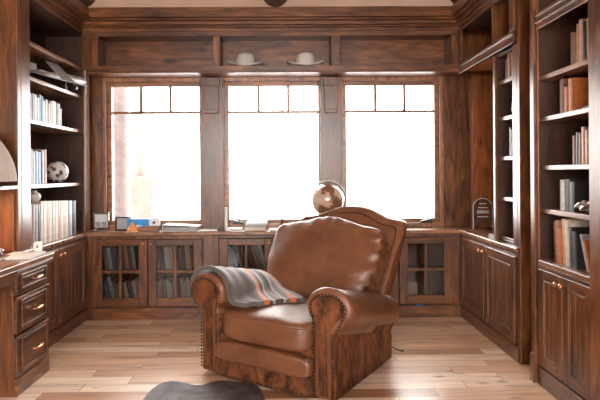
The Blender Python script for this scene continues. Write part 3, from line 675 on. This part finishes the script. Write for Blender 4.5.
for k, (hh, c_, w2, lb) in enumerate(((.03, 'cream', .25, 'cream book at the bottom of the stack under middle window'), (.02, 'grey', .24, 'grey book in the middle of the stack under middle window'), (.022, 'white', .25, 'white book on top of the stack under middle window'))):
    z_ = CT + (0, .030, .050)[k]
    o = book(-.24, 4.77 + .002 * k, z_, R(90 + (0, 3, -2)[k]), hh, .18 , w2, c_, lb, 'books stacked under the middle window', flat=True)
    o.matrix_world = Matrix.Translation((-.37 + .005 * k, 4.765, z_)) @ Matrix.Rotation(R((0, 2, -2)[k]), 4, 'Z') @ Matrix.Translation((0, 0, hh)) @ Matrix.Rotation(R(90), 4, 'Y') @ Matrix.Translation((0, 0, 0))
    o.matrix_world = Matrix.Translation((-.37 + .005 * k, 4.79, z_)) @ Matrix.Rotation(R((0, 2, -2)[k]), 4, 'Z') @ Matrix(((0, 0, 1, 0), (0, 1, 0, 0), (-1, 0, 0, hh), (0, 0, 0, 1))) @ Matrix.Scale(1, 4)
    
sheets(-.105, 4.84, .10, .13, .012, R(6), 'loose white sheets under the middle window, left of the glass stem')
sheets(.03, 4.85, .14, .12, .009, R(-8), 'loose white sheets under the middle window, behind the armchair')
t = empty('glass_plaque', (-.035, 4.86, CT + .014), R(70), 'thin clear upright plaque under the middle window', 'award')
m = MB(); m.poly([(-.03, 0), (.03, 0), (.02, .14), (.0, .165), (-.02, .14)], -.004, .004); m.build('plate', ACR, t, bevel=.001); MB().box(-.035, .035, -.012, .012, -.004, .004).build('base', ACR, t)

# globe
def globe_mat():
    m_, nt, b = newmat('antique_globe'); L = nt.links
    tc = N(nt, 'ShaderNodeTexCoord'); n = N(nt, 'ShaderNodeTexNoise', i_Scale=7.0, i_Detail=6.0, i_Roughness=0.55); L.new(tc.outputs['Object'], n.inputs['Vector'])
    r = ramp(nt, [(0.46, (0.22, 0.10, 0.06)), (0.49, (0.50, 0.36, 0.27)), (0.70, (0.66, 0.54, 0.45))]); L.new(n.outputs[0], r.inputs[0]); L.new(r.outputs[0], b.inputs['Base Color'])
    b.inputs['Roughness'].default_value = .2; b.inputs['Coat Weight'].default_value = .5; return m_
t = empty('globe', (.372, 4.83, CT), 0, 'antique brown desk globe behind the armchair, before second pilaster', 'globe')
gz = .268
MB().ball((0, 0, gz), .148, seg=48).build('sphere', globe_mat(), t, smooth=True)
m = MB(); rr = []
for k in range(48):
    a = 2 * math.pi * k / 48; c_ = Vector((math.cos(a), 0, math.sin(a)))
    ctr = Vector((0, 0, gz)); rr.append([ctr + c_ * .178 + Vector((0, -.006, 0)), ctr + c_ * .178 + Vector((0, .006, 0)), ctr + c_ * .168 + Vector((0, .006, 0)), ctr + c_ * .168 + Vector((0, -.006, 0))])
rr.append(rr[0]); m.rings(rr, False); o = m.build('meridian_ring', SILVER, t, bevel=.001); o.rotation_euler = (0, 0, R(8))
m = MB(); m.lathe([(.09, 0), (.088, .012), (.05, .024), (.018, .04), (.014, .085), (.022, .095)], n=28); m.build('stand', LCOV['brown'], t, smooth=True)
m = MB(); m.tube([(0, 0, gz + .148), (0, 0, gz + .186)], .005); m.tube([(0, 0, gz - .148), (0, 0, gz - .175)], .005); m.build('pin', BRASS, t)

# hats
def hat(x, rz, felt, lb, s=1.0, asym=0):
    t = empty('cowboy_hat', (x, YF + .105, 2.2295), rz, lb, 'hat', 'hats above the middle window')
    bm = bmesh.new(); n = 48; rows_ = []
    prof = [(1.0, 0), (.86, 0), (.72, 0), (.6, 0), (.52, .004), (.50, .02), (.47, .06), (.43, .10), (.37, .122), (.26, .124), (.12, .112), (.02, .108)]
    m = MB(); rr = []
    for r, hz in prof:
        ring = []
        for i in range(n):
            a = 2 * math.pi * i / n; ca, sa = math.cos(a), math.sin(a)
            rx, ry = .198 * r * s, .100 * r * s
            if r <= .52: rx, ry = .172 * r * s, .140 * r * s
            zz = hz
            if r > .52: 
                k = (r - .52) / .48; zz = .066 * k ** 1.05 * (abs(ca) ** 1.6) + (asym * k * ca * .012); rx -= .012 * k * abs(ca) * s
            elif hz > .08: zz = hz - .018 * (1 - abs(sa)) * (1 if r < .3 else .3) 
            ring.append(Vector((rx * ca, ry * sa, zz + .004)))
        rr.append(ring)
    m.rings(rr, True); o = m.build('hat_body', felt, t, smooth=True); so = o.modifiers.new('s', 'SOLIDIFY'); so.thickness = .004; o.modifiers.new('ss', 'SUBSURF').render_levels = 1
    m = MB(); m.lathe([(.0885 * s, .014), (.0855 * s, .034), (.0825 * s, .034), (.0855 * s, .014)], n=36); hb = m.build('hat_band', BAND, t, smooth=False); hb.scale = (1, .83, 1)
hat(-.355, 0, FELT, 'grey cowboy hat, left of the two above the middle window', 1.0)
hat(.185, R(8), FELT2, 'pale cowboy hat with upturned right brim, right of the two above middle window', 1.04, 1)

# right bookcase ornaments
m = MB(); m.poly([(0, 0), (.12, 0), (.12, .15), (.085, .15), (.085, .175), (.035, .175), (.035, .15), (0, .15)], 0, .018)
o = m.build('leather_plaque', LCOV['tan'], bevel=.003); o.matrix_world = Matrix.Translation((XR + .06, 3.84, 1.682)) @ Matrix.Rotation(R(-90), 4, 'Z') @ Matrix.Rotation(.22, 4, 'Y') @ Matrix.Translation((0, 0, 0)) 
o.location.z += .026
o.name = 'plaque'; tag(o, 'tan notched plaque tilted on the second narrow right shelf', 'plaque')
# crumpled glass dish
m = MB()
def cr(p, l): 
    q = math.sin(l.x * 9) * math.cos(l.y * 7 + l.z * 5) * .012; return p + l * q
m.pillow((0, 0, .032), (.085, .075, .026), 2.6, 14, cr)
GLS = plain('cut_glass', (0.5, 0.5, 0.5), 0.08, 0.6, 0.3, 30)
onto('glass_dish', m, GLS, (1.635, 2.84, 1.061), 0, 'crumpled silvery glass dish on the fourth shelf, tall right bookcase', 'dish', 0, True)
m = MB(); m.tube([(-.05, 0, .008), (-.02, 0, .016), (.03, 0, .012), (.05, 0, .008)], [.004, .009, .008, .004], 10); 
onto('folded_spectacles', m, BLACK, (1.60, 2.84, 1.607), R(90), 'dark small folded spectacles on the second shelf, tall right bookcase', 'spectacles', 0, True)

# ------------------------------------------------------------------ desk papers
t = sheets(-1.66, 3.40, .20, .26, .012, R(4), 'white papers on the far corner of the desk')
book(-1.98, 3.22, CT, R(0), .022, .26, .2, 'brown', 'brown book lying flat on the desk, under the glass clip tray', None, flat=True).matrix_world = Matrix.Translation((-1.95, 3.12, CT)) @ Matrix(((0, 0, 1, 0), (0, 1, 0, 0), (-1, 0, 0, .022), (0, 0, 0, 1)))
m = MB(); m.pillow((0, 0, .022), (.05, .035, .020), 3, 8, cr); onto('glass_paperweight', m, GLS, (-1.76, 3.25, CT + .0235), 0, 'small glass paperweight on the brown desk book', 'paperweight', 0, True)

# ------------------------------------------------------------------ floor objects
def cowhide():
    m_, nt, b = newmat('cowhide'); L = nt.links
    tc = N(nt, 'ShaderNodeTexCoord'); n = N(nt, 'ShaderNodeTexNoise', i_Scale=5.0, i_Detail=7.0, i_Roughness=.7, i_Distortion=.6); L.new(tc.outputs['Object'], n.inputs['Vector'])
    r = ramp(nt, [(0.38, (0.03, 0.032, 0.038)), (0.52, (0.095, 0.085, 0.085)), (0.70, (0.22, 0.19, 0.175))]); L.new(n.outputs[0], r.inputs[0]); L.new(r.outputs[0], b.inputs['Base Color'])
    b.inputs['Roughness'].default_value = .5
    n2 = N(nt, 'ShaderNodeTexNoise', i_Scale=150.0); L.new(tc.outputs['Object'], n2.inputs['Vector']); bp = N(nt, 'ShaderNodeBump', i_Strength=.5, i_Distance=.005); L.new(n2.outputs[0], bp.inputs['Height']); L.new(bp.outputs[0], b.inputs['Normal'])
    return m_
pts = []
n = 80
for i in range(n):
    a = 2 * math.pi * i / n
    r = 1 + .10 * math.sin(3 * a + .6) + .09 * math.sin(5 * a + 2) + .04 * math.sin(9 * a)
    pts.append((-.44 + .40 * r * math.cos(a), 2.64 + .74 * r * math.sin(a)))
m = MB(); m.poly(pts, .0005, .007, axis='z'); o = m.build('cowhide_rug', cowhide(), bevel=.002); tag(o, 'grey-brown cowhide rug on the floor before the armchair', 'rug')
m = MB(); m.tube([(.70, 3.86, .006), (.755, 3.90, .02), (.79, 3.87, .006), (.83, 3.84, .005)], .004, 8); tag(m.build('cord', BLACK, smooth=True), 'short dark cord on the floor behind the armchair', 'cord')
tag(MB().box(1.14, 1.20, 4.744, 4.756, .107, .115).build('blue_tape', BLUE), 'tiny blue tape piece under the rightmost glass door', 'tape')

# ------------------------------------------------------------------ recliner
YAW = R(-33)
ch = empty('recliner_armchair', (-.146, 3.225, 0), YAW, 'brown leather recliner armchair with brindled hide sides and striped blanket', 'armchair')
ch.name = 'armchair'
def keyhole(s, v, grow=0.0, low=.0):
    """outline of a rolled arm in (u,w) at depth v, s=+1 right arm"""
    f = v / .86; f = max(0, min(1, f)); drop = .19 * f
    cw = .527 - drop; rw, rh = .138 + grow - .014 * f, .118 + grow - .008 * f; cu = .425 - .026 * f
    pts = []
    a0, a1 = R(-52), R(232)
    for k in range(25):
        a = a0 + (a1 - a0) * k / 24; pts.append((cu + rw * math.cos(a), cw + rh * math.sin(a)))
    zb = .025 + low
    iu, ou = .325 - grow, .462 + grow
    left = [(iu, cw - .13), (iu, zb + .12), (iu, zb)]
    right = [(ou, zb), (ou, zb + .12), (ou - .004, cw - .14)]
    return [(s * p[0], p[1]) for p in pts + left + right]
NK = 31
for s in (-1, 1):
    nm = 'armrest'
    m = MB(); rr = []
    for v, g in ((.0, -.022), (.006, -.008), (.022, .0), (.12, .002), (.3, .0), (.5, .001), (.7, -.001), (.82, -.004), (.86, -.015), (.872, -.04)):
        wob = .004 * math.sin(v * 37)
        rr.append([Vector((u, v, w + (wob if w > .4 else 0))) for u, w in keyhole(s, v, g)])
    m.rings(rr, True)
    for f in m.bm.faces:
        c_ = f.calc_center_median(); f.material_index = 1 if (c_.z < .40 - .17 * c_.y / .86) else 0
    o = m.build('armrest', [LEA, HIDE], ch, smooth=True)
    # front panel
    m = MB(); pp = keyhole(s, 0, -.045); pp = [(u, max(w, .04)) for u, w in pp]
    m.rings([[Vector((u, -.001, w)) for u, w in pp], [Vector((u, -.008, w)) for u, w in pp], [Vector((u * .985 + s * .006, -.014, w * .99 + .004)) for u, w in pp]], True)
    fp = m.build('front_panel', HIDE, o, smooth=False)
    # nailheads round the panel
    m = MB(); path = keyhole(s, 0, -.034); path = [Vector((u, w)) for u, w in path]
    path = [path[-1 - k] for k in range(3)][::-1][:0] + path
    order = path[28:] + path[:28]
    order = [Vector((s * .452, .05))] + [Vector((s * .452, .05 + .30 * k / 4)) for k in range(1, 5)] + [Vector((p[0], p[1])) for p in path[2:23]] + [Vector((s * .338, .35 - .30 * k / 4)) for k in range(5)]
    acc = 0; last = order[0]; stepd = .021; nails = [last]
    for a, b in zip(order, order[1:]):
        L_s = (b - a).length; d_ = stepd - acc
        while d_ <= L_s: nails.append(a + (b - a) * d_ / L_s); d_ += stepd
        acc = L_s - (d_ - stepd)
    for p in nails: m.ball((p[0], -.010, p[1]), (.0068, .006, .0068), seg=8)
    m.build('nailhead_trim', BRASS, fp, smooth=True)
# body between the arms
m = MB(); m.box(-.335, .335, .02, .86, .03, .27); m.build('base_frame', HIDE, ch, bevel=.01)
# footrest: upper pad and lower hide flap
def fr(p, l):
    p = Vector(p); p.z += .008 * (1 - l.x * l.x); return p
m = MB(); m.pillow((0, -.012, .180), (.328, .045, .062), 5, 14, fr); m.build('footrest', LEA, ch, smooth=True)
m = MB(); m.pillow((0, -.005, .080), (.328, .035, .062), 7, 14); fo = m.build('footrest_flap', HIDE, ch, smooth=True)
m = MB()
for k in range(31): m.ball((-.31 + .62 * k / 30, -.040, .036), (.0068, .006, .0068), seg=8)
m.build('nailhead_trim', BRASS, fo, smooth=True)
# seat cushion
def seatf(p, l):
    p = Vector(p)
    if l.z > 0: p.z += .028 * (1 - l.x ** 2) * (1 - l.y ** 2) + .004 * math.sin(p.x * 23 + p.y * 11)
    p.y += -.012 * (1 - l.x ** 2) * (1 if l.y < 0 else 0); return p
m = MB(); m.pillow((0, .34, .334), (.328, .368, .096), 6.5, 22, seatf); m.build('seat_cushion', LEA, ch, smooth=True)
m = MB(); m.tube([(-.30 + .6 * k / 20, -.037 + .012 * abs(k / 10 - 1) ** 2, .398) for k in range(21)], .005, 8); m.build('piping', LEA, ch, smooth=True)
# back cushion
def backf(p, l):
    # p in local box (u, depth, s) -> lean back and shape the crest
    u, dth, s_ = p.x, p.y, p.z
    f = (l.z + 1) / 2
    hump = .072 * math.exp(-(u / .17) ** 2) * max(0, f - .45) / .55
    s2 = s_ + hump
    u2 = u * (0.86 + .18 * min(1, max(0, (f - .05) / .45)))
    if l.y < 0: dth -= .03 * (1 - l.x ** 4) * math.sin(math.pi * min(1, f * 1.02))
    e = abs(l.x) ** 5 * (1 if u > 0 else .15)
    dth += .009 * math.sin(s_ * 70 + 3 * math.sin(s_ * 11) + 2 * u) * e + .006 * math.sin(u * 60 + 2 * math.sin(u * 14)) * max(0, f - .7) * 3 + .005 * math.sin(u * 9 + s_ * 14) + .003 * math.sin(u * 21 - s_ * 9)
    u2 += .010 * math.sin(s_ * 85 + 2 * math.sin(s_ * 13)) * e * (1 if u > 0 else -1)
    a = R(31)
    return Vector((u2, .60 + s2 * math.sin(a) + dth * math.cos(a), .40 + s2 * math.cos(a) - dth * math.sin(a)))
m = MB(); m.pillow((0, 0, .262), (.405, .085, .292), 7.0, 34, backf); m.build('back_cushion', LEA, ch, smooth=True)
# outer back shell with a humped crest
def shell_outline():
    half = [(.36, .28), (.385, .45), (.40, .62), (.42, .78), (.428, .86), (.420, .90), (.392, .920), (.35, .924), (.29, .932), (.22, .962), (.15, .992), (.08, 1.008), (0, 1.012)]
    return half + [(-a, b) for a, b in half[-2::-1]]
so = shell_outline()
vf = lambda h: .78 + .39 * (h - .28) / .64
vr = lambda h: 1.0 + .26 * (h - .28) / .64
m = MB()
def ring_(k, g): return [Vector((u * (1 - g), vf(h) + (vr(h) - vf(h)) * k, .28 + (h - .28) * (1 - g * .8))) for u, h in so]
m.rings([ring_(0, .05), ring_(.03, .015), ring_(.12, 0), ring_(.5, -.006), ring_(.88, 0), ring_(.97, .02), ring_(1, .06)], True)
for f in m.bm.faces:
    pass
sh_ = m.build('back_shell', [LEA, HIDE], ch, smooth=False)
for p in sh_.data.polygons: p.use_smooth = len(p.vertices) < 6
m = MB(); path = [Vector((u * .90, vf(.28 + (h - .28) * .94) - .003, .28 + (h - .28) * .94)) for u, h in so]
acc = 0; nails = []
for a, b in zip(path, path[1:]):
    L_s = (b - a).length; d_ = .021 - acc
    while d_ <= L_s: nails.append(a + (b - a) * d_ / L_s); d_ += .021
    acc = L_s - (d_ - .021)
for p in nails: m.ball(p, (.0068, .006, .0068), seg=8)
m.build('nailhead_trim', BRASS, sh_, smooth=True)
# recliner latch
m = MB(); m.box(.30, .33, -.035, -.005, .226, .234); m.build('release_latch', SILVER, ch)

# blanket
bk = empty('blanket', (-.146, 3.225, 0), YAW, 'folded grey wool blanket with orange and navy stripes over the left arm', 'blanket')
c0 = [(-.585, .035, .50), (-.575, .045, .575), (-.52, .05, .645), (-.44, .05, .664), (-.35, .045, .640), (-.285, .03, .575), (-.262, .02, .50), (-.235, .01, .470), (-.18, .015, .462)]
c1 = [(-.575, .50, .40), (-.572, .53, .47), (-.52, .57, .53), (-.43, .59, .555), (-.34, .57, .545), (-.24, .53, .515), (-.15, .48, .485), (-.03, .42, .475), (.09, .33, .470)]
NS, NT = 40, 8
bm = bmesh.new(); uvl = bm.loops.layers.uv.new('UVMap'); G = []
def cat(P, t):
    n_ = len(P) - 1; x = t * n_; i = min(int(x), n_ - 1); f = x - i
    p0, p1, p2, p3 = (Vector(P[max(i - 1, 0)]), Vector(P[i]), Vector(P[i + 1]), Vector(P[min(i + 2, n_)]))
    return .5 * ((2 * p1) + (-p0 + p2) * f + (2 * p0 - 5 * p1 + 4 * p2 - p3) * f * f + (-p0 + 3 * p1 - 3 * p2 + p3) * f ** 3)
NTT = 48
for i in range(NS + 1):
    s_ = i / NS; r_ = []
    for j in range(NTT + 1):
        t_ = j / NTT; p = cat(c0, t_).lerp(cat(c1, t_), s_)
        fold = .010 * math.sin(s_ * 15 + t_ * 2.2) * math.sin(math.pi * min(1, max(0, (t_ - .45) / .5))) 
        p.z += fold + .004 * math.sin(s_ * 31 + 1)
        r_.append(bm.verts.new(p))
    G.append(r_)
for i in range(NS):
    for j in range(NTT):
        f = bm.faces.new((G[i][j], G[i + 1][j], G[i + 1][j + 1], G[i][j + 1]))
        for lp, (a, b) in zip(f.loops, ((i, j), (i + 1, j), (i + 1, j + 1), (i, j + 1))): lp[uvl].uv = (a / NS - .30 * (1 - b / NTT), b / NTT)
me = bpy.data.meshes.new('cloth'); bm.normal_update(); bm.to_mesh(me); bm.free(); me.materials.append(WOOL)
for p in me.polygons: p.use_smooth = True
o = bpy.data.objects.new('cloth', me); C.objects.link(o); o.parent = bk
sl = o.modifiers.new('s', 'SOLIDIFY'); sl.thickness = .030; sl.offset = 0
bv = o.modifiers.new('b', 'BEVEL'); bv.width = .010; bv.segments = 3; bv.limit_method = 'ANGLE'; bv.angle_limit = R(50)
ch.scale = (1.05, 1.0, 1.0); bk.scale = (1.05, 1.0, 1.0)
ch['label'] = 'large brown leather recliner armchair with brindled hide sides in the room centre'

# ------------------------------------------------------------------ outside
SNOW = plain('snow', (0.75, 0.77, 0.8), .8, 0, .03, 3)
STUCCO = plain('weathered_post', (0.088, 0.070, 0.068), .9, 0, .2, 12)
PALE = plain('pale_stone', (0.105, 0.082, 0.068), .9, 0, .2, 6)
struct(MB().box(-30, 30, 5.3, 60, -.45, -.35).build('ground', SNOW), 'structure')
t = empty('porch_post', (-1.97, 6.35, -.35), 0, 'thick weathered porch post seen at the left of the left window', 'post')
m = MB(); m.lathe([(.125, .0), (.12, 1.2), (.115, 2.4), (.12, 3.3)], n=20); m.build('post', STUCCO, t, smooth=True); MB().box(-.18, .18, -.18, .18, 0, .7).build('footing', STUCCO, t, bevel=.01)
t = empty('porch_post', (-2.04, 7.4, -.35), 0, 'paler leaning porch post beyond the thick one, left window', 'post')
m = MB(); m.tube([(.08, 0, 0), (.03, 0, 1.6), (-.01, 0, 2.9)], [.075, .07, .065], 16); m.build('post', PALE, t, smooth=True); MB().box(-.06, .24, -.15, .15, 0, 1.6).build('footing', PALE, t, bevel=.02)
